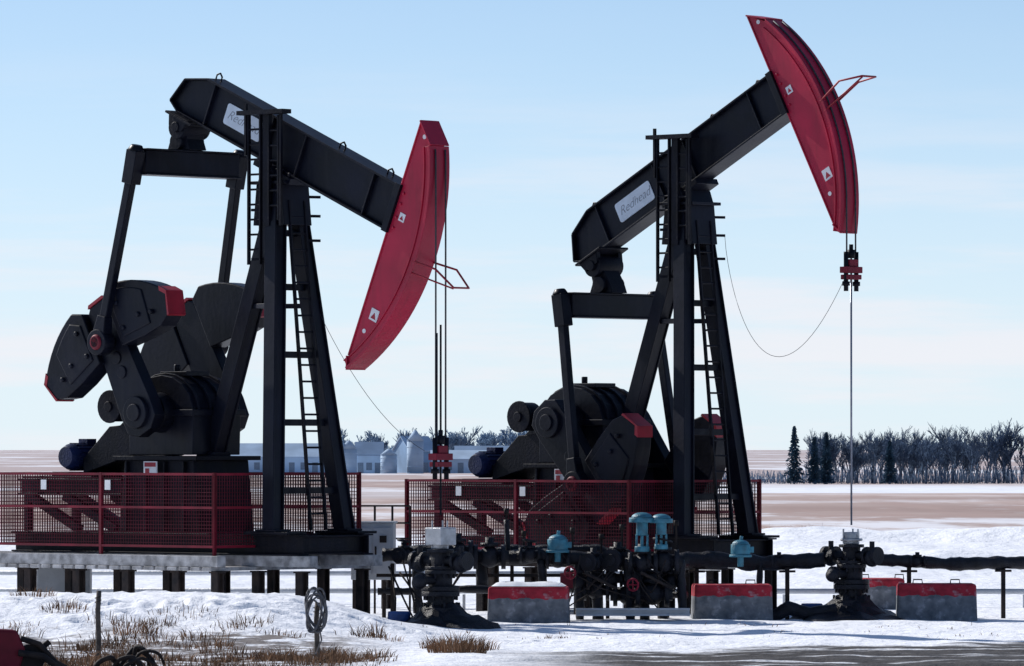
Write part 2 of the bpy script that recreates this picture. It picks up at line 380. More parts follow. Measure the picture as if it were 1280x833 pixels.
    m.bar((-0.47,-0.5,7.3),(-0.47,-0.5,8.25),0.05,0.05); m.bar((0.42,-0.5,6.0),(0.42,-0.5,8.05),0.05,0.05)
    m.bar((0.02,-0.44,6.0),(0.02,-0.44,8.04),0.16,0.08)
    m.bar((-0.35,-0.47,5.4),(0.0,-0.3,5.4),0.05,0.05); m.bar((-0.35,-0.47,6.3),(0.0,-0.38,6.3),0.05,0.05)
    for z in (6.55,6.2,5.75): m.bar((0.2,0.30,z),(0.34,0.62,z),0.05,0.05,(0,0,1))
    m.done('access_ladder', M_BLACK2, P)
    # ---- bridle
    rot = math.degrees(beam_a)
    Cr = (C[0]*math.cos(beam_a)-C[1]*math.sin(beam_a), PIV + C[0]*math.sin(beam_a)+C[1]*math.cos(beam_a))
    xw = Cr[0]+RR+0.02
    for sy in (-0.13,0.13):
        pts = [(Cr[0]+(RR+0.02)*math.cos(math.radians(a)), sy, Cr[1]+(RR+0.02)*math.sin(math.radians(a))) for a in [t for t in range(int(rot+28), -1, -3)]]
        pts.append((xw, sy, Cr[1]-0.2)); pts.append((xw, sy, wire_bottom))
        m = MB(); m.tube(pts, 0.017, 6); m.done('bridle_cable', M_CABLE, P)
    m = MB()
    zb = wire_bottom
    m.box(xw-0.1,xw+0.1,-0.22,0.22,zb-0.12,zb)
    m.box(xw-0.07,xw+0.07,-0.12,0.12,zb,zb+0.14)
    m.box(xw-0.11,xw+0.11,-0.18,0.18,zb-0.24,zb-0.15)
    m.done('carrier_bar', M_REDR, P, 0.01)
    m = MB()
    for sy in (-0.15,0.15):
        m.cyl((xw,sy,zb-0.46),(xw,sy,zb+0.28),0.045,seg=10); m.cyl((xw,sy,zb-0.36),(xw,sy,zb-0.28),0.075,seg=10)
    m.cyl((xw,0,zb+0.16),(xw,0,zb+0.32),0.075,seg=12); m.cyl((xw,0,zb+0.30),(xw,0,zb+0.42),0.04,seg=12)
    m.done('cable_sockets', M_BLACK2, P)
    m = MB(); m.cyl((xw,0,rod_bottom),(xw,0,rod_top),0.019,seg=10)
    if rod_top > zb+1: m.cyl((xw+0.02,-0.13,zb+0.2),(xw+0.02,-0.13,rod_top-0.15),0.022,seg=8)
    m.done('polished_rod', M_ROD if rod_top < zb+1 else M_BLACK2, P)
    m = MB(); m.box(-2.75,-2.4,-0.875,-0.855,1.45,1.70); m.done('pedestal_sign', M_WHITE, P)
    m = MB(); m.box(-2.72,-2.43,-0.882,-0.876,1.60,1.68); m.box(-2.70,-2.60,-0.882,-0.876,1.48,1.57); m.done('pedestal_sign_print', M_REDT, P)
    return P, xw

LP = (-4.19, 109.5, 1.25); RP = (3.43, 115.0, 1.09)
LY = math.radians(-42); RY = math.radians(-43)
PJ1, xw1 = pumpjack(LP, LY, math.radians(-23.6), (-2.50,7.26), (-3.24,3.90), 3.10-1.25, 0.75, 5.4-1.25)
PJ2, xw2 = pumpjack(RP, RY, math.radians(27.8), (-2.12,4.90), (-1.60,1.42), 6.60-1.09, 0.66, 6.9-1.09)

def to_world(loc, yaw, p):
    c, s = math.cos(yaw), math.sin(yaw)
    return Vector((loc[0]+p[0]*c-p[1]*s, loc[1]+p[0]*s+p[1]*c, loc[2]+p[2]))

def cable(name, pts, parent, r=0.010):
    m = MB(); m.tube(pts, r, 5); m.done(name, M_CABLE, parent)
def sag(a, b, d, n=24, p=1.0):
    a = Vector(a); b = Vector(b)
    return [a.lerp(b, (t/n)**p) - Vector((0,0,d*4*(t/n)*(1-t/n))) for t in range(n+1)]
cable('slack_signal_cable', sag((0.34,0.62,6.2),(xw2-0.1,-0.1,5.25),1.95,30,1.35), PJ2, 0.005)
cable('slack_signal_cable', sag((0.45,0.5,4.4),(xw1-0.4,0.0,1.9),0.35), PJ1, 0.005)

# ------------------------------------------------------------------ safety fence
def fence(loc, yaw):
    F = empty('safety_fence', loc, yaw)
    x0,x1,y0,y1,zb,zt = -5.75,0.12,-1.9,1.9,0.16,1.47
    m = MB(); w = MB()
    segs = [((x0,y0),(x1,y0)),((x1,y0),(x1,y1)),((x1,y1),(x0,y1)),((x0,y1),(x0,y0))]
    for a, b in segs:
        a = Vector((*a,0)); b = Vector((*b,0)); L = (b-a).length; n = max(1, round(L/2.9))
        for z in (zb, zt, (zb+zt)/2+0.05): m.bar(a+Vector((0,0,z)), b+Vector((0,0,z)), 0.045, 0.045, (0,0,1))
        for i in range(n+1):
            p = a.lerp(b, i/n); m.bar(p+Vector((0,0,-0.1)), p+Vector((0,0,zt+0.03)), 0.055, 0.055)
        k = int(L/0.065)
        for i in range(1,k):
            p = a.lerp(b, i/k); w.bar(p+Vector((0,0,zb)), p+Vector((0,0,zt)), 0.011, 0.011)
        k = int((zt-zb)/0.065)
        for i in range(1,k):
            z = zb+(zt-zb)*i/k; w.bar(a+Vector((0,0,z)), b+Vector((0,0,z)), 0.011, 0.011, (0,0,1))
    m.done('fence_frame', M_REDR, F); w.done('wire_mesh', M_MESH, F)
    s = MB()
    for x in (-4.3,-2.6): s.box(x-0.07,x+0.07,y0-0.05,y0-0.035,1.18,1.36)
    s.done('fence_label', M_WHITE, F)
fence(LP, LY); fence(RP, RY)

# ------------------------------------------------------------------ platforms
def platform(loc, yaw, light):
    Pf = empty('steel_platform', (loc[0],loc[1],0), yaw)
    zt = loc[2]-0.003
    m = MB()
    for y in (-1.95,-0.85,0.85,1.95):
        if y in (-1.95,1.95) and not light: continue
        m.box(-7.6, 0.35 if abs(y)>1.5 else 1.6, y-0.11, y+0.11, zt-0.20, zt)
    if light:
        for i in range(26):
            x = -7.5+i*0.3
            m.box(x, x+0.24, -2.1, 2.1, zt-0.27, zt-0.203)
    m.done('deck_beams', M_DECK if light else M_PILE, Pf, 0.01)
    m = MB()
    for x in (-7.3,-6.0,-4.7,-3.4,-2.1,-0.8,0.2,1.3):
        for y in (-1.9,-0.85,0.85,1.9):
            if abs(y) > 1.5 and (not light or x > 0.25): continue
            if light and y == 0.85: continue
            zc = zt-0.28 if light else zt-0.21
            m.ibeam((x,y,-0.5),(x,y,zc),0.17,0.17,(0,1,0),0.03)
            m.box(x-0.11,x+0.11,y-0.11,y+0.11,zc-0.03,zc)
    m.done('piles', M_PILE, Pf)
platform(LP, LY, True); platform(RP, RY, False)

# ------------------------------------------------------------------ wellheads
def handwheel(m, c, ax, r):
    c = Vector(c); ax = Vector(ax).normalized()
    up = Vector((0,0,1)) if abs(ax.z) < 0.9 else Vector((1,0,0))
    a = ax.cross(up).normalized(); b = a.cross(ax)
    pts = [c + (a*math.cos(t)+b*math.sin(t))*r for t in [2*math.pi*i/16 for i in range(17)]]
    m.tube(pts, 0.02, 6)
    for i in range(4):
        t = math.pi/2*i; m.cyl(c, c+(a*math.cos(t)+b*math.sin(t))*r, 0.013, seg=5)

def wellhead(pos, yaw, tall):
    W = empty('wellhead', (pos.x,pos.y,0), yaw)
    m = MB()
    zs = [(-0.3,0.32,0.55),(0.25,0.38,0.10),(0.35,0.24,0.20),(0.55,0.34,0.09),(0.65,0.34,0.08),(0.73,0.21,0.22),(0.95,0.28,0.07),(1.03,0.28,0.06),(1.09,0.17,0.24),(1.33,0.24,0.06)]
    for z,r,h in zs: m.cyl((0,0,z),(0,0,z+h),r,seg=24)
    for z,r in ((0.30,0.33),(0.60,0.29),(0.99,0.24)):
        for k in range(10):
            t = 2*math.pi*k/10; m.cyl((r*math.cos(t),r*math.sin(t),z-0.12),(r*math.cos(t),r*math.sin(t),z+0.14),0.025,seg=6)
    for sx in (-1,1):
        m.cyl((0,0,1.18),(sx*0.62,0,1.18),0.09,seg=14); m.cyl((sx*0.35,0,1.18),(sx*0.41,0,1.18),0.17,seg=16); m.cyl((sx*0.58,0,1.18),(sx*0.66,0,1.18),0.17,seg=16)
        m.cyl((sx*0.5,0,1.18),(sx*0.5,0,1.45),0.05,seg=10); m.dome((sx*0.5,0,1.13),0.16,0.16,12,4,False)
    m.cyl((0,0,0.84),(0,-0.6,0.84),0.08,seg=12); m.cyl((0,-0.5,0.84),(0,-0.56,0.84),0.15,seg=14)
    m.dome((0.05,-0.62,0.82),0.13,0.13,12,4,False)
    m.done('casing_tree', M_WRAP, W, 0.006)
    m = MB(); m.cyl((0,0,1.39),(0,0,1.62),0.15,seg=20)
    if tall: m.box(-0.2,0.2,-0.2,0.2,1.46,1.78)
    else: m.cyl((0,0,1.45),(0,0,1.50),0.21,seg=20)
    m.done('stuffing_box', M_STEEL, W, 0.02)
    m = MB()
    for k in range(3):
        t = 2*math.pi*k/3; m.cyl((0.16*math.cos(t),0.16*math.sin(t),1.40),(0.16*math.cos(t),0.16*math.sin(t),1.9 if tall else 1.68),0.016,seg=6)
    m.done('stuffing_box_bolts', M_STEEL, W)
    m = MB(); n = 28; prev = None
    for j in range(6):
        ring = []
        for i in range(n):
            t = 2*math.pi*i/n
            rr = 0.30 + 0.16*j + 0.10*j*noise.noise(Vector((math.cos(t)*1.7+pos.x, math.sin(t)*1.7, j*0.2)))
            zz = [0.42,0.24,0.16,0.10,0.06,-0.05][j] + 0.10*noise.noise(Vector((math.cos(t)*2.2,math.sin(t)*2.2,j+pos.x)))
            ring.append(m.v((rr*math.cos(t),rr*math.sin(t),zz)))
        if prev:
            for i in range(n): m.f([prev[i],prev[(i+1)%n],ring[(i+1)%n],ring[i]])
        prev = ring
    m.done('cellar_cover', M_WRAP, W)
    m = MB(); m.cyl((-0.55,-0.5,0.0),(-0.55,-0.5,0.28),0.22,0.2,seg=20); m.done('blue_collar', M_BLUE, W, 0.02)
W1 = to_world(LP,LY,(xw1,0,0)); W2 = to_world(RP,RY,(xw2,0,0))
wellhead(W1, LY, True); wellhead(W2, RY, False)

# ------------------------------------------------------------------ concrete blocks
def conc_mat():
    m = bpy.data.materials.new('painted_concrete'); m.use_nodes = True
    nt = m.node_tree; N = nt.nodes; L = nt.links; b = N['Principled BSDF']; b.inputs['Roughness'].default_value = 0.9
    tc = N.new('ShaderNodeTexCoord'); sp = N.new('ShaderNodeSeparateXYZ'); L.new(tc.outputs['Object'], sp.inputs[0])
    n = N.new('ShaderNodeTexNoise'); n.inputs['Scale'].default_value = 5; n.inputs['Detail'].default_value = 8; L.new(tc.outputs['Object'], n.inputs['Vector'])
    r1 = N.new('ShaderNodeValToRGB'); r1.color_ramp.elements[0].color=(0.085,0.095,0.11,1); r1.color_ramp.elements[1].color=(0.24,0.25,0.27,1); r1.color_ramp.elements[0].position=0.3; r1.color_ramp.elements[1].position=0.75
    r2 = N.new('ShaderNodeValToRGB'); r2.color_ramp.elements[0].color=(0.26,0.012,0.025,1); r2.color_ramp.elements[1].color=(0.48,0.028,0.05,1); r2.color_ramp.elements[0].position=0.3; r2.color_ramp.elements[1].position=0.7
    L.new(n.outputs['Fac'], r1.inputs['Fac']); L.new(n.outputs['Fac'], r2.inputs['Fac'])
    ad = N.new('ShaderNodeMath'); ad.operation='MULTIPLY_ADD'; ad.inputs[1].default_value=0.12; L.new(n.outputs['Fac'], ad.inputs[0]); L.new(sp.outputs['Z'], ad.inputs[2])
    g = N.new('ShaderNodeMath'); g.operation='GREATER_THAN'; g.inputs[1].default_value=0.495; L.new(ad.outputs[0], g.inputs[0])
    mx = N.new('ShaderNodeMix'); mx.data_type='RGBA'; L.new(g.outputs[0], mx.inputs['Factor']); L.new(r1.outputs[0], mx.inputs['A']); L.new(r2.outputs[0], mx.inputs['B'])
    n3 = N.new('ShaderNodeTexNoise'); n3.inputs['Scale'].default_value = 9; n3.inputs['Detail'].default_value = 5; L.new(tc.outputs['Object'], n3.inputs['Vector'])
    mr = N.new('ShaderNodeMapRange'); mr.inputs['From Min'].default_value = 0.56; mr.inputs['From Max'].default_value = 0.70; mr.inputs['To Max'].default_value = 0.4; L.new(n3.outputs['Fac'], mr.inputs['Value'])
    m2 = N.new('ShaderNodeMix'); m2.data_type='RGBA'; L.new(mr.outputs[0], m2.inputs['Factor']); L.new(mx.outputs['Result'], m2.inputs['A']); m2.inputs['B'].default_value = (0.5,0.5,0.53,1)
    L.new(m2.outputs['Result'], b.inputs['Base Color'])
    bp = N.new('ShaderNodeBump'); bp.inputs['Distance'].default_value=0.05; L.new(n.outputs['Fac'], bp.inputs['Height']); L.new(bp.outputs[0], b.inputs['Normal'])
    return m
M_PC = conc_mat()
def block(x, y, rz, w=1.5, d=0.8, h=0.66, snow=False):
    B = empty('concrete_block', (x,y,0), rz)
    m = MB(); a = w/2; e = d/2
    m.hexa([(-a,-e,-0.1),(a,-e,-0.1),(a,e,-0.1),(-a,e,-0.1),(-a*0.97,-e*0.94,h),(a*0.97,-e*0.94,h),(a*0.97,e*0.94,h),(-a*0.97,e*0.94,h)])
    m.done('block_body', M_PC, B, 0.05)
    m = MB()
    for sx in (-0.35,0.35): m.tube([(sx-0.09,0,h-0.02),(sx-0.08,0,h+0.07),(sx+0.08,0,h+0.07),(sx+0.09,0,h-0.02)],0.014,6)
    m.done('lifting_loops', M_PILE, B)
    if snow:
        m = MB(); nx=16; ny=6; g=[[m.v((-a*0.9+1.8*a*i/nx, -e*0.85+1.7*e*j/ny, h+0.004+(0.07+0.03*noise.noise(Vector((i*0.4,j*0.6,x))))*min(1,min(i,nx-i)*0.7,min(j,ny-j)*0.9))) for j in range(ny+1)] for i in range(nx+1)]
        for i in range(nx):
            for j in range(ny):
                f=m.f([g[i][j],g[i+1][j],g[i+1][j+1],g[i][j+1]]); f.smooth=True
        m.done('snow_cap', M_SNOWCAP, B)
S = 7475.0
def gx(px, D): return (px-640)*D/S
block(gx(661,109.9),109.9,math.radians(-3),snow=True); block(gx(915,111.6),111.8,math.radians(2))
block(gx(1172,111.8),112.2,math.radians(-1)); block(gx(1104,119),119.5,math.radians(4),0.85,0.8,0.6)

# ------------------------------------------------------------------ pipework
def lumpy(name, pts, r, parent, seed=0.0):
    P_ = []
    for a, b in zip(pts, pts[1:]):
        a = Vector(a); b = Vector(b); n = max(2, int((b-a).length/0.09))
        P_ += [a.lerp(b, i/n) for i in range(n)]
    P_.append(Vector(pts[-1]))
    P_ = [p + Vector((0,0,0.03*noise.noise(Vector((i*0.09,seed,0))))) for i, p in enumerate(P_)]
    m = MB(); m.tube(P_, r, 12, rf=lambda i: r*(1+0.28*noise.noise(Vector((i*0.35,seed,1.3)))+0.16*noise.noise(Vector((i*0.9,seed,5)))))
    return m.done(name, M_WRAP, parent)
def valve(m, c, s=1.0, wheel=True, ax=(1,0,0)):
    c = Vector(c); ax = Vector(ax)
    m.dome(c-Vector((0,0,0)), 0.17*s, 0.17*s, 14, 4, False)
    for k in (-1,1): m.cyl(c+ax*(k*0.18*s), c+ax*(k*0.25*s), 0.19*s, seg=16)
    m.cyl(c+ax*(-0.3*s), c+ax*(0.3*s), 0.10*s, seg=12)
    m.cyl(c, c+Vector((0,0,0.30*s)), 0.07*s, seg=10); m.cyl(c+Vector((0,0,0.17*s)), c+Vector((0,0,0.22*s)), 0.14*s, seg=12)
    if wheel: handwheel(m, c+Vector((0,0,0.33*s)), (0.2,0.1,1), 0.14*s)

PL = empty('insulated_pipeline', (0,0,0))
yR = W2.y+0.1
lumpy('pipe_run', [(W2.x+0.5,yR,1.10),(W2.x+1.8,yR+0.3,1.02),(W2.x+6,yR+1.2,1.06)], 0.12, PL, 3)
lumpy('pipe_run', [(W2.x-0.5,yR,1.10),(W2.x-1.6,yR+0.2,1.03),(W2.x-2.6,yR,1.1),(W2.x-3.6,yR-0.2,1.05)], 0.15, PL, 8)
lumpy('pipe_drop', [(W2.x-1.7,yR+0.1,1.05),(W2.x-1.75,yR+0.1,0.0)], 0.06, PL, 1)
lumpy('pipe_wrap_bundle', [(W2.x-1.55,yR-0.5,0.0),(W2.x-1.2,yR-0.5,0.22),(W2.x-0.8,yR-0.5,0.10),(W2.x-0.3,yR-0.5,0.18)], 0.12, PL, 31)
m = MB()
for x in (W2.x+1.1, W2.x+2.9, W2.x+4.7, W2.x-1.2, W2.x-2.9):
    yy = yR + max(0,(x-W2.x))*0.19
    m.bar((x,yy,-0.2),(x,yy,0.95),0.08,0.08); m.box(x-0.15,x+0.15,yy-0.1,yy+0.1,0.86,0.90)
m.done('pipe_stands', M_PILE, PL)
m = MB()
for x in (W2.x+1.25,W2.x-1.35): valve(m,(x,yR+0.1,1.06),0.6,False)
m.done('line_valves', M_WRAP, PL)

MF = empty('pipe_manifold', (0,0,0))
D0 = 111.0
zpx = lambda py, D=D0: 3.2 - (py-560)*D/S
lumpy('header', [(gx(478,D0),D0+0.3,zpx(694)),(gx(560,D0),D0+0.2,zpx(689)),(gx(610,D0),D0+0.2,zpx(698)),(gx(680,D0),D0,zpx(695)),(gx(770,D0),D0,zpx(702)),(gx(860,D0),D0+0.3,zpx(700))], 0.13, MF, 11)
lumpy('header_upper', [(gx(565,D0),D0+0.8,zpx(700)),(gx(640,D0),D0+0.8,zpx(688)),(gx(750,D0),D0+0.7,zpx(688)),(gx(800,D0),D0+0.4,zpx(706))], 0.09, MF, 51)
lumpy('header_low', [(gx(470,D0),D0+1.6,zpx(742)),(gx(590,D0),D0+1.5,zpx(740)),(gx(700,D0),D0+1.7,zpx(738)),(gx(860,D0),D0+0.7,zpx(745))], 0.07, MF, 17)
for k,(px,a,b,r) in enumerate(((520,690,760,0.09),(600,690,725,0.10),(633,650,700,0.05),(676,700,725,0.08),(722,690,770,0.08),(745,700,772,0.11),(785,690,772,0.09),(803,680,770,0.10),(826,680,772,0.11),(850,700,760,0.08))):
    lumpy('riser', [(gx(px,D0),D0-0.1+0.15*(k%3),zpx(a)),(gx(px+3,D0),D0-0.1+0.15*(k%3),zpx(b)-0.1)], r, MF, 20+k)
m = MB()
for px,py,s in ((505,694,0.8),(572,690,1.15),(612,696,1.2),(662,694,0.8),(697,700,0.9),(742,703,0.9),(772,700,1.1),(803,704,1.1),(828,702,1.2),(745,738,1.0),(785,744,1.1),(815,742,1.25),(838,728,0.9),(722,726,0.9),(765,724,0.8),(800,722,0.9)):
    valve(m,(gx(px,D0),D0-0.25+0.5*random.random(),zpx(py)),s,random.random()<0.35, (1,0,0) if random.random()<.6 else (0.5,0.85,0))
m.done('valves', M_WRAP, MF)
m = MB()
for px in (490,545,640,710,760,835):
    m.bar((gx(px,D0),D0+0.5,-0.2),(gx(px,D0),D0+0.5,zpx(705)),0.07,0.07)
for px,t in ((633,640),(655,668),(716,664),(752,672),(778,660),(846,655)):
    m.cyl((gx(px,D0),D0+0.4,zpx(t)),(gx(px,D0),D0+0.4,zpx(705)),0.02,seg=6); m.cyl((gx(px,D0),D0+0.4,zpx(t+3)),(gx(px,D0),D0+0.4,zpx(t-4)),0.05,seg=10)
m.box(gx(470,D0),gx(860,D0),D0+0.42,D0+0.58,zpx(722),zpx(718))
for px in (520,730,800): m.cyl((gx(px,D0),D0-0.5,zpx(715)),(gx(px+40,D0),D0-0.5,zpx(735)),0.03,seg=8)
for i in range(9):
    a = Vector((gx(random.uniform(700,850),D0),D0-0.4,zpx(random.uniform(690,720)))); b = Vector((gx(random.uniform(700,850),D0),D0-0.3,zpx(random.uniform(735,768))))
    m.tube([a,a.lerp(b,0.4)+Vector((0,-.15,-0.1)),b],0.014,5)
for i in range(8):
    a = Vector((gx(random.uniform(470,600),D0),D0-0.6,zpx(random.uniform(700,730)))); b = Vector((gx(random.uniform(460,610),D0),D0-0.8,0.02))
    m.tube([a,a.lerp(b,0.5)+Vector((0.05,-.2,-0.1)),b],0.02,5)
m.done('manifold_supports', M_PILE, MF)
m = MB()
def actuator(px, py, D, s=1.0):
    c = Vector((gx(px,D),D-0.3,zpx(py,D)))
    m.cyl(c+Vector((0,0,-0.30*s)), c+Vector((0,0,0.0)), 0.11*s, seg=14)
    m.cyl(c+Vector((0,0,-0.06*s)), c+Vector((0,0,0.03*s)), 0.24*s, seg=20)
    m.dome(c+Vector((0,0,0.03*s)), 0.20*s, 0.10*s, 20, 4)
    for k in (-1,1): m.bar(c+Vector((k*0.10*s,0,-0.55*s)), c+Vector((k*0.10*s,0,-0.28*s)), 0.04, 0.05)
    m.cyl(c+Vector((0,0,-0.60*s)), c+Vector((0,0,-0.5*s)), 0.14*s, seg=14); m.cyl(c+Vector((0,0,-0.6*s)), c+Vector((0,0,-0.3*s)), 0.03*s, seg=8)
actuator(802,649,D0,1.0); actuator(826,650,D0,0.9)
m.done('valve_actuators', M_TEAL, MF, 0.01)
m = MB()
for px,py,s in ((697,682,1.0),(925,688,0.95)):
    c = Vector((gx(px,D0),D0-0.2,zpx(py)))
    m.cyl(c-Vector((0,0,0.08*s)), c+Vector((0,0,0.12*s)), 0.19*s, seg=20); m.dome(c+Vector((0,0,0.12*s)),0.17*s,0.09*s,20,4)
    m.cyl(c-Vector((0,0,0.13*s)), c-Vector((0,0,0.08*s)), 0.22*s, seg=20); m.cyl(c-Vector((0,0,0.3)), c, 0.06, seg=10)
    m.cyl(c+Vector((0,0,0.1*s)), c+Vector((0.02,0,0.28*s)), 0.035*s, seg=8); m.box(c.x+0.17*s,c.x+0.26*s,c.y-0.05,c.y+0.05,c.z-0.04,c.z+0.07)
m.done('pressure_transmitters', M_TEAL, MF, 0.008)
m = MB()
for px,py in ((712,715),(790,730),):
    handwheel(m,(gx(px,D0),D0-0.7,zpx(py)),(0.5,1,0.1),0.11); m.cyl((gx(px,D0),D0-0.7,zpx(py)),(gx(px,D0),D0-0.2,zpx(py)),0.02,seg=6)
m.box(gx(700,D0),gx(716,D0),D0-0.35,D0-0.28,zpx(735),zpx(716))
m.done('red_handwheels', M_REDR, MF)

WR = empty('flow_line', (0,0,0))
m = MB()
m.cyl((gx(-40,120),120.5,0.33),(gx(1400,120),119.5,0.33),0.055,seg=10)
m.cyl((gx(-40,120),123.5,0.62),(gx(880,120),123.5,0.60),0.05,seg=10)
for i in range(15):
    x = gx(-20+i*100,120); m.bar((x,120.05,-0.2),(x,120.05,0.26),0.06,0.06); 
m.done('line_pipe', M_GREY, WR)
SB = empty('steel_skid_beam', (0,0,0)); m = MB(); m.ibeam((gx(720,110.4),110.4,zpx(764)),(gx(862,110.4),110.5,zpx(764)),0.2,0.14,(0,0,1)); m.done('beam', M_GREY, SB)

EC = empty('electrical_cabinet', (gx(466,112),112.6,0), math.radians(-6))
m = MB(); m.box(-0.40,0.40,-0.22,0.22,0.72,1.78); m.box(-0.43,0.43,-0.25,0.25,1.782,1.82); m.box(-0.36,-0.02,-0.245,-0.222,0.82,1.70); m.box(0.02,0.36,-0.245,-0.222,0.82,1.70); m.done('cabinet_body', M_GREY, EC, 0.012)
m = MB(); m.box(-0.30,-0.10,-0.26,-0.247,1.32,1.52); m.box(0.06,0.09,-0.27,-0.247,1.15,1.35); m.box(0.15,0.28,-0.262,-0.247,1.42,1.55)
for x in (-0.36,0.36): m.bar((x,0,-0.2),(x,0,0.72),0.07,0.07)
m.cyl((0.2,0,0.0),(0.2,0,0.72),0.04,seg=8); m.cyl((-0.1,0,0.0),(-0.1,0,0.72),0.04,seg=8)
m.done('cabinet_fittings', M_PILE, EC)
HR = empty('handrail', (0,0,0)); m = MB()
for z in (1.45,1.75,2.08):
    m.cyl((gx(447,115),115.4,z),(gx(512,115),115.4,z),0.02,seg=6)
for px in (447,468,490,512): m.cyl((gx(px,115),115.4,-0.2),(gx(px,115),115.4,2.08),0.025,seg=6)
m.done('rail_tubes', M_PILE, HR)
TK = empty('storage_box', (gx(80,113),113.2,0)); m = MB(); m.box(-0.5,0.5,-0.3,0.3,0.25,0.95); m.box(-0.54,0.54,-0.34,0.34,0.952,1.0)
for x in (-0.4,0.4): m.box(x-0.05,x+0.05,-0.25,0.25,-0.1,0.25)
m.done('box_body', M_GREY, TK, 0.02)

# ------------------------------------------------------------------ terrain
def ss(a, b, x):
    t = max(0.0, min(1.0, (x-a)/(b-a))); return t*t*(3-2*t)
rf = random.Random(21)
prints = []
for (ax,ay,bx_,by_,n) in ((-8.2,100.5,-3.0,99.0,15),(-7.0,97.5,-4.5,101.5,8),(-3.5,101,0.5,98.5,10)):
    for i in range(n):
        t = i/(n-1); prints.append((ax+(bx_-ax)*t+rf.uniform(-.08,.08), ay+(by_-ay)*t+(0.14 if i%2 else -0.14)+rf.uniform(-.1,.1)))
def gh(x, y):
    z = 0.0
    mx = 1-ss(-4.3, -0.6, x + 0.5*noise.noise(Vector((y*0.2,3,0))))
    md = ss(92.5, 102.0, y)*(1-ss(103.5, 108.0, y))
    z += (0.68+0.10*noise.noise(Vector((x*0.35,y*0.25,2))))*mx*md
    if 80 < y < 240 and abs(x) < 60:
        z += 0.06*noise.noise(Vector((x*0.5,y*0.4,0))) + 0.025*noise.noise(Vector((x*1.7,y*1.2,4))) 
        z += 0.03*(mx*md+0.25)*noise.noise(Vector((x*4.5,y*3.0,7)))
        if y < 104 and x < 2:
            for (qx,qy) in prints:
                if abs(x-qx) < 0.4 and abs(y-qy) < 0.6:
                    q = ((x-qx)/0.13)**2 + ((y-qy)/0.22)**2
                    z += -0.10*math.exp(-q) + 0.035*math.exp(-((math.sqrt(q)-1.7)**2)*2)
    bx = 0.30+0.70*ss(4.0, 8.0, x)
    bm_ = bx*ss(134,166,y)*(1-ss(176,205,y))
    z += 0.74*bm_*(1+0.18*noise.noise(Vector((x*0.12,y*0.05,9))))
    if 125 < y < 215 and abs(x) < 90:
        z += 0.40*bm_*noise.noise(Vector((x*0.16+y*0.05,y*0.22,1))) + 0.16*bm_*noise.noise(Vector((x*0.6,y*0.35,6)))
    z -= 2.8*ss(260,900,y)
    if y > 300: z += 0.5*noise.noise(Vector((x*0.004,y*0.003,0)))
    rd = ss(-1.0,3.0,x)*(1-ss(96,99,y))*ss(80,84,y)
    z -= 0.06*rd*(0.5+0.5*math.sin(y*2.6+x*0.12))
    return z
def axis(dense0, dense1, step, far_lo, far_hi, g=1.12):
    xs = []; v = dense0
    while v <= dense1+1e-6: xs.append(v); v += step
    s = step; v = dense1
    while v < far_hi: s *= g; v += s; xs.append(min(v, far_hi))
    s = step; v = dense0
    while v > far_lo: s *= g; v -= s; xs.insert(0, max(v, far_lo))
    return xs
xs = axis(-10.5, 10.5, 0.11, -7000, 7000, 1.10); ys = axis(86, 112, 0.13, -400, 16000, 1.035)
bm = bmesh.new(); G = [[bm.verts.new((x,y,gh(x,y))) for y in ys] for x in xs]
for i in range(len(xs)-1):
    for j in range(len(ys)-1):
        f = bm.faces.new([G[i][j],G[i+1][j],G[i+1][j+1],G[i][j+1]]); f.smooth = True
me = bpy.data.meshes.new('ground'); bm.to_mesh(me); bm.free()
ground = bpy.data.objects.new('ground', me); scene.collection.objects.link(ground)

gm = bpy.data.materials.new('snowy_ground'); gm.use_nodes = True
nt = gm.node_tree; N = nt.nodes; L = nt.links; pb = N['Principled BSDF']; pb.inputs['Roughness'].default_value = 0.8; pb.inputs['Specular IOR Level'].default_value = 0.25
tc = N.new('ShaderNodeTexCoord'); sp = N.new('ShaderNodeSeparateXYZ'); L.new(tc.outputs['Object'], sp.inputs[0])
def mapv(sx, sy, sz=1, off=(0,0,0)):
    mp = N.new('ShaderNodeMapping'); mp.inputs['Scale'].default_value = (sx,sy,sz); mp.inputs['Location'].default_value = off
    L.new(tc.outputs['Object'], mp.inputs['Vector']); return mp.outputs[0]
def nz(vec, scale=1, det=4, rough=0.55):
    n = N.new('ShaderNodeTexNoise'); n.inputs['Scale'].default_value = scale; n.inputs['Detail'].default_value = det; n.inputs['Roughness'].default_value = rough
    L.new(vec, n.inputs['Vector']); return n.outputs['Fac']
def math_(op, a, b=None, c=None):
    n = N.new('ShaderNodeMath'); n.operation = op
    for i, v in enumerate((a,b,c)):
        if v is None: continue
        if isinstance(v, (int,float)): n.inputs[i].default_value = v
        else: L.new(v, n.inputs[i])
    return n.outputs[0]
def step(v, a, b, inv=False):
    n = N.new('ShaderNodeMapRange'); n.interpolation_type = 'SMOOTHSTEP'; n.inputs['From Min'].default_value = a; n.inputs['From Max'].default_value = b
    if inv: n.inputs['To Min'].default_value = 1; n.inputs['To Max'].default_value = 0
    L.new(v, n.inputs['Value']); return n.outputs[0]
def mix(f, a, b):
    n = N.new('ShaderNodeMix'); n.data_type = 'RGBA'
    L.new(f, n.inputs['Factor'])
    for k, v in (('A',a),('B',b)):
        if isinstance(v, tuple): n.inputs[k].default_value = (*v,1)
        else: L.new(v, n.inputs[k])
    return n.outputs['Result']
X = sp.outputs['X']; Y = sp.outputs['Y']
snow = mix(nz(mapv(0.6,0.6),1,4), (0.80,0.83,0.89), (0.90,0.91,0.94))
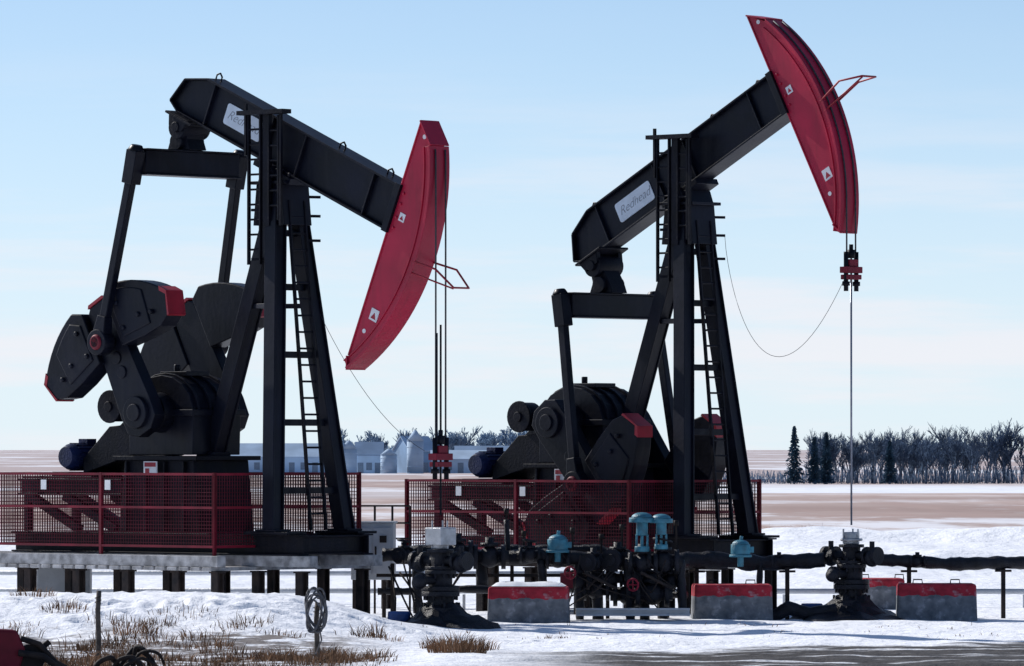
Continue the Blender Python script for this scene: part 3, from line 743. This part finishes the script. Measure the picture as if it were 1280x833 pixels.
bank_shade = math_('MULTIPLY', step(Y,128,150), step(nz(mapv(0.30,0.11,1,(2,2,0)),1,6,0.65),0.48,0.64))
snow = mix(math_('MULTIPLY', bank_shade, 0.40), snow, (0.50,0.54,0.62))  # bluish shading of the bank, painted as streaks into the snow colour
field = mix(step(nz(mapv(0.03,0.012),1,4),0.35,0.65), (0.33,0.235,0.205), (0.56,0.45,0.41))
field = mix(step(nz(mapv(0.25,0.02),1,4,0.65),0.42,0.68), field, (0.40,0.285,0.25))
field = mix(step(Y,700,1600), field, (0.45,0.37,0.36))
fm = math_('MULTIPLY_ADD', nz(mapv(0.12,0.05),1,5,0.65), 130.0, Y)
fmask = step(fm, 262, 306)
patch = step(nz(mapv(0.07,0.018,1,(3,1,0)),1,6,0.68),0.49,0.60)
patch = math_('MAXIMUM', math_('MULTIPLY', patch, step(Y,520,240)), math_('MULTIPLY', step(nz(mapv(0.014,0.005,1,(7,3,0)),1,6,0.68),0.51,0.59), step(Y,340,520)))
sb = math_('MULTIPLY_ADD', nz(mapv(0.02,0.01),1,4), 240.0, Y)
band = math_('MULTIPLY', step(sb,780,840), step(sb,1000,1140,True))
band = math_('MULTIPLY', band, step(X,-20,25))
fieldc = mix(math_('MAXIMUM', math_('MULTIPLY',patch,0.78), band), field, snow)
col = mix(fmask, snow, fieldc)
# dirt track right foreground
edge = math_('MULTIPLY_ADD', nz(mapv(0.35,1.0),1,5,0.65), 8.0, math_('MULTIPLY_ADD', X, -0.50, Y))
dm = math_('MULTIPLY', step(edge, 97.8, 99.2, True), step(math_('MULTIPLY_ADD', nz(mapv(0.4,0.9),1,3), 3.0, X), 0.5, 3.5))
streak = step(nz(mapv(0.22,2.0,1,(5,2,0)),1,6,0.72),0.36,0.46)
dm = math_('MULTIPLY', dm, math_('MULTIPLY_ADD', streak, 0.90, 0.08))
dirt = mix(nz(mapv(4,4),1,4), (0.010,0.009,0.010), (0.055,0.047,0.043))
col = mix(dm, col, dirt)
wm = math_('MULTIPLY', step(math_('MULTIPLY_ADD', nz(mapv(0.7,0.8,1,(9,0,0)),1,5,0.65), 9.0, Y), 99.6, 101.4, True), step(X,-1.6,-3.2))
n_wm = math_('MULTIPLY', wm, step(nz(mapv(1.6,2.2,1,(1,4,0)),1,5,0.7),0.40,0.52))
col = mix(math_('MULTIPLY', n_wm, 0.88), col, (0.075,0.052,0.04))
spk = step(nz(mapv(5,6,1,(2,7,0)),1,3,0.8),0.665,0.70)
spk = math_('MULTIPLY', spk, step(Y,140,125))
col = mix(math_('MULTIPLY', spk, 0.5), col, (0.2,0.16,0.12))
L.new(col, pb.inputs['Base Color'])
bh = math_('MULTIPLY', nz(mapv(2.2,1.6),1,5,0.62), 0.12)
bp = N.new('ShaderNodeBump'); bp.inputs['Strength'].default_value = 0.85; bp.inputs['Distance'].default_value = 1.0
L.new(math_('MULTIPLY', bh, step(Y,260,180)), bp.inputs['Height']); L.new(bp.outputs[0], pb.inputs['Normal'])
me.materials.append(gm)

# dry grass (one object)
m = MB()
def tuft(cx, cy, n, hgt, spread):
    for _ in range(n):
        a = random.uniform(0,6.283); r = spread*math.sqrt(random.random()); x = cx+r*math.cos(a); y = cy+r*math.sin(a)*1.3
        z = gh(x,y)-0.02; h = hgt*random.uniform(0.3,1.1)*(1-0.5*r/spread); la = a+random.uniform(-1,1); ln = random.uniform(0.1,0.9)*h
        w = random.uniform(0.004,0.009); wa = random.uniform(0,3.14); wx, wy = w*math.cos(wa), w*math.sin(wa)
        p1 = (x+ln*0.35*math.cos(la), y+ln*0.35*math.sin(la), z+h*0.6); p2 = (x+ln*math.cos(la), y+ln*math.sin(la), z+h*random.uniform(0.75,1))
        v = [m.v((x-wx,y-wy,z)),m.v((x+wx,y+wy,z)),m.v((p1[0]+wx*.8,p1[1]+wy*.8,p1[2])),m.v((p1[0]-wx*.8,p1[1]-wy*.8,p1[2])),m.v(p2)]
        m.f(v[:4]); m.f([v[3],v[2],v[4]])
def at(px, py):
    D = 3.2*S/(py-560); return gx(px,D), D
for _ in range(760):
    y = 84.5 + 13.0*random.random()**1.35; x = random.uniform(-0.088*y, -0.022*y)
    if noise.noise(Vector((x*0.9,y*0.5,3))) < (-0.08 if y < 93 else 0.10): continue
    tuft(x,y,random.randint(8,42),random.uniform(0.10,0.40),random.uniform(0.12,0.5))
for px,py,n,h,s in ((572,817,520,0.50,0.45),(588,812,240,0.36,0.45),(545,812,140,0.4,0.25),(470,806,50,0.5,0.12),(487,808,40,0.25,0.25),(690,797,60,0.14,0.3),(410,818,160,0.35,0.3),(40,795,100,0.3,0.4),(80,802,120,0.35,0.4),(230,803,90,0.25,0.6),(350,822,160,0.25,0.5)):
    x,y = at(px,py); tuft(x,y,n,h,s)
for _ in range(50):
    x,y = at(random.uniform(380,1250),random.uniform(776,800)); tuft(x,y,random.randint(2,7),0.12,0.15)
for k in range(40):
    tuft(random.uniform(9.2,12.5),random.uniform(205,222),30,0.6,0.8)
m.done('dry_grass', M_GRASS)

def post(px, py, h, r=0.045):
    x,y = at(px,py); e = empty('wooden_post',(x,y,0),0.3)
    m = MB(); m.tube([(0,0,-0.3),(0.008,0,h*0.3),(-0.004,0.004,h*0.7),(0.014,0,h)],r,10,rf=lambda i:r*(1-0.05*i)); 
    m.done('post_shaft', M_WOOD, e)
    m = MB(); m.tube([(0.05*math.cos(t),0.05*math.sin(t),h*0.8+0.01*t) for t in [i*0.5 for i in range(26)]],0.005,4); m.done('wire_wrap', M_PILE, e)
    return x,y
post(123,822,1.02); 
x,y = post(396,824,0.86,0.045)
RC = empty('rope_coil',(x-0.02,y-0.08,0.0)); m = MB()
for k in range(7):
    cx = random.uniform(-0.06,0.06); R0 = random.uniform(0.14,0.25); e = random.uniform(0.45,0.8)
    m.tube([(cx+R0*e*math.cos(t)+0.05*math.sin(t*1.0)*(k%3-1), -0.02*k+0.03*math.sin(2*t), 0.78+R0*1.35*math.sin(t)-0.05*k*0.4) for t in [i*2*math.pi/28 for i in range(29)]],0.016,6)
m.tube([(0.05,-0.05,0.55),(0.1,-0.06,0.3),(0.02,-0.1,0.1),(-0.15,-0.1,0.04)],0.012,6)
m.done('rope_loops', M_ROPE, RC)

x,y = at(8,842); SC = empty('scrap_implement',(x,y,0),0.2)
m = MB(); m.prism([(-0.5,0.05),(0.18,0.05),(0.26,0.35),(0.14,0.62),(-0.5,0.66)],-0.15,0.15); m.done('red_housing', M_REDR, SC, 0.04)
m = MB(); m.tube([(0.2,-0.1,0.5),(0.45,-0.15,0.42),(0.7,-0.1,0.15),(0.95,-0.1,0.02)],0.045,8); m.tube([(0.15,-0.2,0.3),(0.5,-0.25,0.25),(0.8,-0.2,0.02)],0.05,8)
m.cyl((0.35,-0.1,0.22),(0.35,0.1,0.22),0.2,seg=20); m.bar((0.3,0,0.2),(0.62,0.0,0.45),0.08,0.08)
m.done('hoses_and_hub', M_PILE, SC, 0.01)
x,y = at(165,838); HP = empty('hose_pile',(x,y,0)); m = MB()
rh = random.Random(5)
for k in range(7):
    ox = rh.uniform(-0.35,0.25); hh = rh.uniform(0.15,0.36); ll = rh.uniform(0.3,0.6)
    m.tube([(ox+ll*(t-0.4)+0.03*math.sin(9*t+k), -0.06*k+0.1*math.sin(4*t+k), hh*math.sin(math.pi*min(1,t*1.05))**0.7 if t<0.95 else 0.0) for t in [i/12 for i in range(13)]],rh.uniform(0.022,0.04),8)
m.done('hose_bundle', M_PILE, HP)

# ------------------------------------------------------------------ distant trees
def bare_tree(m, x, y, h, rnd, rmin=0.03):
    z0 = gh(x,y)-0.2
    def br(p, d, l, r, lev):
        q = p + d*l
        pts = [p, p+d*l*0.5+Vector((rnd.uniform(-1,1),rnd.uniform(-1,1),0))*l*0.06, q]
        m.tube(pts, r, 3, rf=lambda i: max(rmin, r*(1-0.3*i)))
        if lev == 0: return
        for k in range(rnd.randint(3,5)):
            a = rnd.uniform(0,6.283); t = rnd.uniform(0.35,1.0); sp_ = rnd.uniform(0.3,0.65)
            nd = (d + Vector((math.cos(a),math.sin(a),0.3))*sp_).normalized()
            br(p.lerp(q,t), nd, l*rnd.uniform(0.5,0.75), r*0.5, lev-1)
    st = rnd.randint(1,3)
    for s in range(st):
        br(Vector((x+rnd.uniform(-.5,.5)*(st-1),y,z0)), Vector((rnd.uniform(-.12,.12),rnd.uniform(-.12,.12),1)).normalized(), h*0.40, 0.15*h/9, 4)
rnd = random.Random(3)
m = MB()
for i in range(60):
    D = rnd.uniform(980,1060); px = rnd.choice((rnd.uniform(1010,1235),rnd.uniform(1040,1215),rnd.uniform(890,1330)))
    bare_tree(m, gx(px,D), D, rnd.uniform(7.0,11.2)*(0.62 if px<985 else 1), rnd)
for px in (1246,1256,1266,1276,1292): bare_tree(m, gx(px,1000), 1000, 11.8, rnd, 0.035)
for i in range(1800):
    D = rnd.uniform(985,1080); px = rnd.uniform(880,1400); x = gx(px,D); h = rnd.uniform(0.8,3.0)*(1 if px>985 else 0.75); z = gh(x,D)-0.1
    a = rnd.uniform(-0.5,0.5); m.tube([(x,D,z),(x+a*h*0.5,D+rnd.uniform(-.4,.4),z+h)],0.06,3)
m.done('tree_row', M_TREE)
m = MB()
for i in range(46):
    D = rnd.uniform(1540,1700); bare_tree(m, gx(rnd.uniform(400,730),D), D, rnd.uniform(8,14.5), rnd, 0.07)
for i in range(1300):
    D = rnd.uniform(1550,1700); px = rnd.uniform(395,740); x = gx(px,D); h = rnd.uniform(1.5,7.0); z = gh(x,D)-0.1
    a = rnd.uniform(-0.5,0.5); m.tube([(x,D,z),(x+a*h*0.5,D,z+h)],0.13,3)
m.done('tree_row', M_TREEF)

def spruce(px, D, h):
    x = gx(px,D); z0 = gh(x,D)
    e = empty('spruce_tree',(x,D,z0)); m = MB(); m.cyl((0,0,-0.2),(0,0,h),0.18,0.02,seg=6); m.done('trunk', M_TREE, e)
    m = MB()
    for i in range(1500):
        t = random.random()**1.15; z = 0.5+(h-0.5)*t; R0 = (1-t)**0.85*h*0.19+0.10
        a = random.uniform(0,6.283); r = R0*random.uniform(0.15,1.0)*(0.78+0.3*math.sin(z*3.6+2*math.sin(a*2))); p = Vector((r*math.cos(a),r*math.sin(a),z-0.25*r))
        s_ = random.uniform(0.16,0.36); d = Vector((math.cos(a),math.sin(a),-0.45))*s_; sd = Vector((random.uniform(-1,1),random.uniform(-1,1),random.uniform(-1,1)))*s_*0.6
        m.f([m.v(p-d-sd*.3),m.v(p-sd),m.v(p+d),m.v(p+sd)])
    m.done('boughs', M_SPRUCE, e)
spruce(993,978,9.4); spruce(1018,976,7.6); spruce(1033,977,8.4); spruce(1112,974,7.0)

# ------------------------------------------------------------------ farm buildings
def barn(name, px0, px1, D, dep, hw, hr, wall, roof, doors=3, rz=0.0):
    x0 = gx(px0,D); x1 = gx(px1,D); cx = (x0+x1)/2; hwd = (x1-x0)/2; z = gh(cx,D)
    e = empty(name,(cx,D,z),rz)
    m = MB(); m.box(-hwd,hwd,-dep/2,dep/2,-0.5,hw); 
    m.hexa([(-hwd,-dep/2,hw),(hwd,-dep/2,hw),(hwd,dep/2,hw),(-hwd,dep/2,hw),(-hwd,-0.02,hr-0.15),(hwd,-0.02,hr-0.15),(hwd,0.02,hr-0.15),(-hwd,0.02,hr-0.15)])
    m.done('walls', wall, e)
    m = MB()
    for s in (-1,1): m.hexa([(-hwd-.4,s*(dep/2+.5),hw-.15),(hwd+.4,s*(dep/2+.5),hw-.15),(hwd+.4,0,hr),(-hwd-.4,0,hr),(-hwd-.4,s*(dep/2+.5),hw+.05),(hwd+.4,s*(dep/2+.5),hw+.05),(hwd+.4,0,hr+.2),(-hwd-.4,0,hr+.2)])
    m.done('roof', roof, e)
    m = MB()
    for i in range(doors):
        x = -hwd + (i+0.5)*2*hwd/doors; m.box(x-0.7,x+0.7,-dep/2-0.06,-dep/2-0.01,0.8 if i%2 else 0.0,2.6)
    m.done('doors_and_windows', M_WIN, e)
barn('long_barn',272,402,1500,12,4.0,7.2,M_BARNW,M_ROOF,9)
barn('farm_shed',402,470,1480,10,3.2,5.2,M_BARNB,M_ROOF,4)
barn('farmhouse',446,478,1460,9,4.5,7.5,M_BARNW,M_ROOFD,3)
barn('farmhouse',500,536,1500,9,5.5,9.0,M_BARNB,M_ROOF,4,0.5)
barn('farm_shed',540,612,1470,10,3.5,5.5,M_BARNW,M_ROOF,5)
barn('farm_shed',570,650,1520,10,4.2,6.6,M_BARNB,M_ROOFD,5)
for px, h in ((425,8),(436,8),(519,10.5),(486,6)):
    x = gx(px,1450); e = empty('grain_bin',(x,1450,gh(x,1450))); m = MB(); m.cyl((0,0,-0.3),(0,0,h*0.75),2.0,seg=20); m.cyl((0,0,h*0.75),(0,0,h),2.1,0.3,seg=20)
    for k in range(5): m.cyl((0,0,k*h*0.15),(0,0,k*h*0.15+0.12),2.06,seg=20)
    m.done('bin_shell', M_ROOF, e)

# ------------------------------------------------------------------ light, sky, camera
el = math.radians(34); sd = Vector((-0.775,0.63,0)).normalized()*math.cos(el) + Vector((0,0,math.sin(el)))
sun = bpy.data.lights.new('sun','SUN'); sun.energy = 5.0; sun.angle = math.radians(0.5); sun.color = (1.0,0.96,0.91)
so = bpy.data.objects.new('sun',sun); so.rotation_euler = sd.to_track_quat('Z','Y').to_euler(); so.location = (-40,60,60); scene.collection.objects.link(so)

w = bpy.data.worlds.new('World'); scene.world = w; w.use_nodes = True
nt = w.node_tree; N = nt.nodes; L = nt.links; N.clear()
out = N.new('ShaderNodeOutputWorld'); bg = N.new('ShaderNodeBackground'); bg.inputs['Strength'].default_value = 0.135; L.new(bg.outputs[0], out.inputs[0])
sky = N.new('ShaderNodeTexSky'); sky.sky_type = 'NISHITA'; sky.sun_disc = False; sky.sun_elevation = el; sky.sun_rotation = math.atan2(sd.x,sd.y) % (2*math.pi)
sky.air_density = 1.0; sky.dust_density = 0.6; sky.ozone_density = 2.0; sky.altitude = 300
tc = N.new('ShaderNodeTexCoord'); sp = N.new('ShaderNodeSeparateXYZ'); L.new(tc.outputs['Generated'], sp.inputs[0])
zz = math_('MULTIPLY_ADD', sp.outputs['Z'], 2.4, 0.03)
cb = N.new('ShaderNodeCombineXYZ'); L.new(sp.outputs['X'],cb.inputs[0]); L.new(sp.outputs['Y'],cb.inputs[1]); L.new(zz,cb.inputs[2])
vn = N.new('ShaderNodeVectorMath'); vn.operation='NORMALIZE'; L.new(cb.outputs[0],vn.inputs[0]); L.new(vn.outputs[0], sky.inputs['Vector'])
hz = step(sp.outputs['Z'], 0.13, -0.01)
hcol = mix(step(sp.outputs['Z'],0.0,0.09), (5.6,6.5,7.15), (3.9,5.7,7.3))
hazed = mix(math_('MULTIPLY', hz, 0.92), sky.outputs[0], hcol)
c2 = N.new('ShaderNodeCombineXYZ'); L.new(math_('MULTIPLY',sp.outputs['X'],9.0),c2.inputs[0]); L.new(math_('MULTIPLY',sp.outputs['Y'],9.0),c2.inputs[1]); L.new(math_('MULTIPLY',sp.outputs['Z'],95.0),c2.inputs[2])
cl = nz(c2.outputs[0],1.0,6,0.6)
cf = math_('MULTIPLY', step(cl,0.44,0.66), step(sp.outputs['Z'],0.075,0.012))
skyc = mix(math_('MULTIPLY',cf,0.60), hazed, (6.9,6.55,6.85))
L.new(skyc, bg.inputs['Color'])

cam = bpy.data.cameras.new('camera'); co = bpy.data.objects.new('camera',cam); scene.collection.objects.link(co)
cam.sensor_width = 36; cam.lens = 36*S/1280; cam.clip_start = 1; cam.clip_end = 30000
co.location = (0,0,3.2); co.rotation_euler = (math.radians(90)+math.atan(143.5/S),0,0)
scene.camera = co
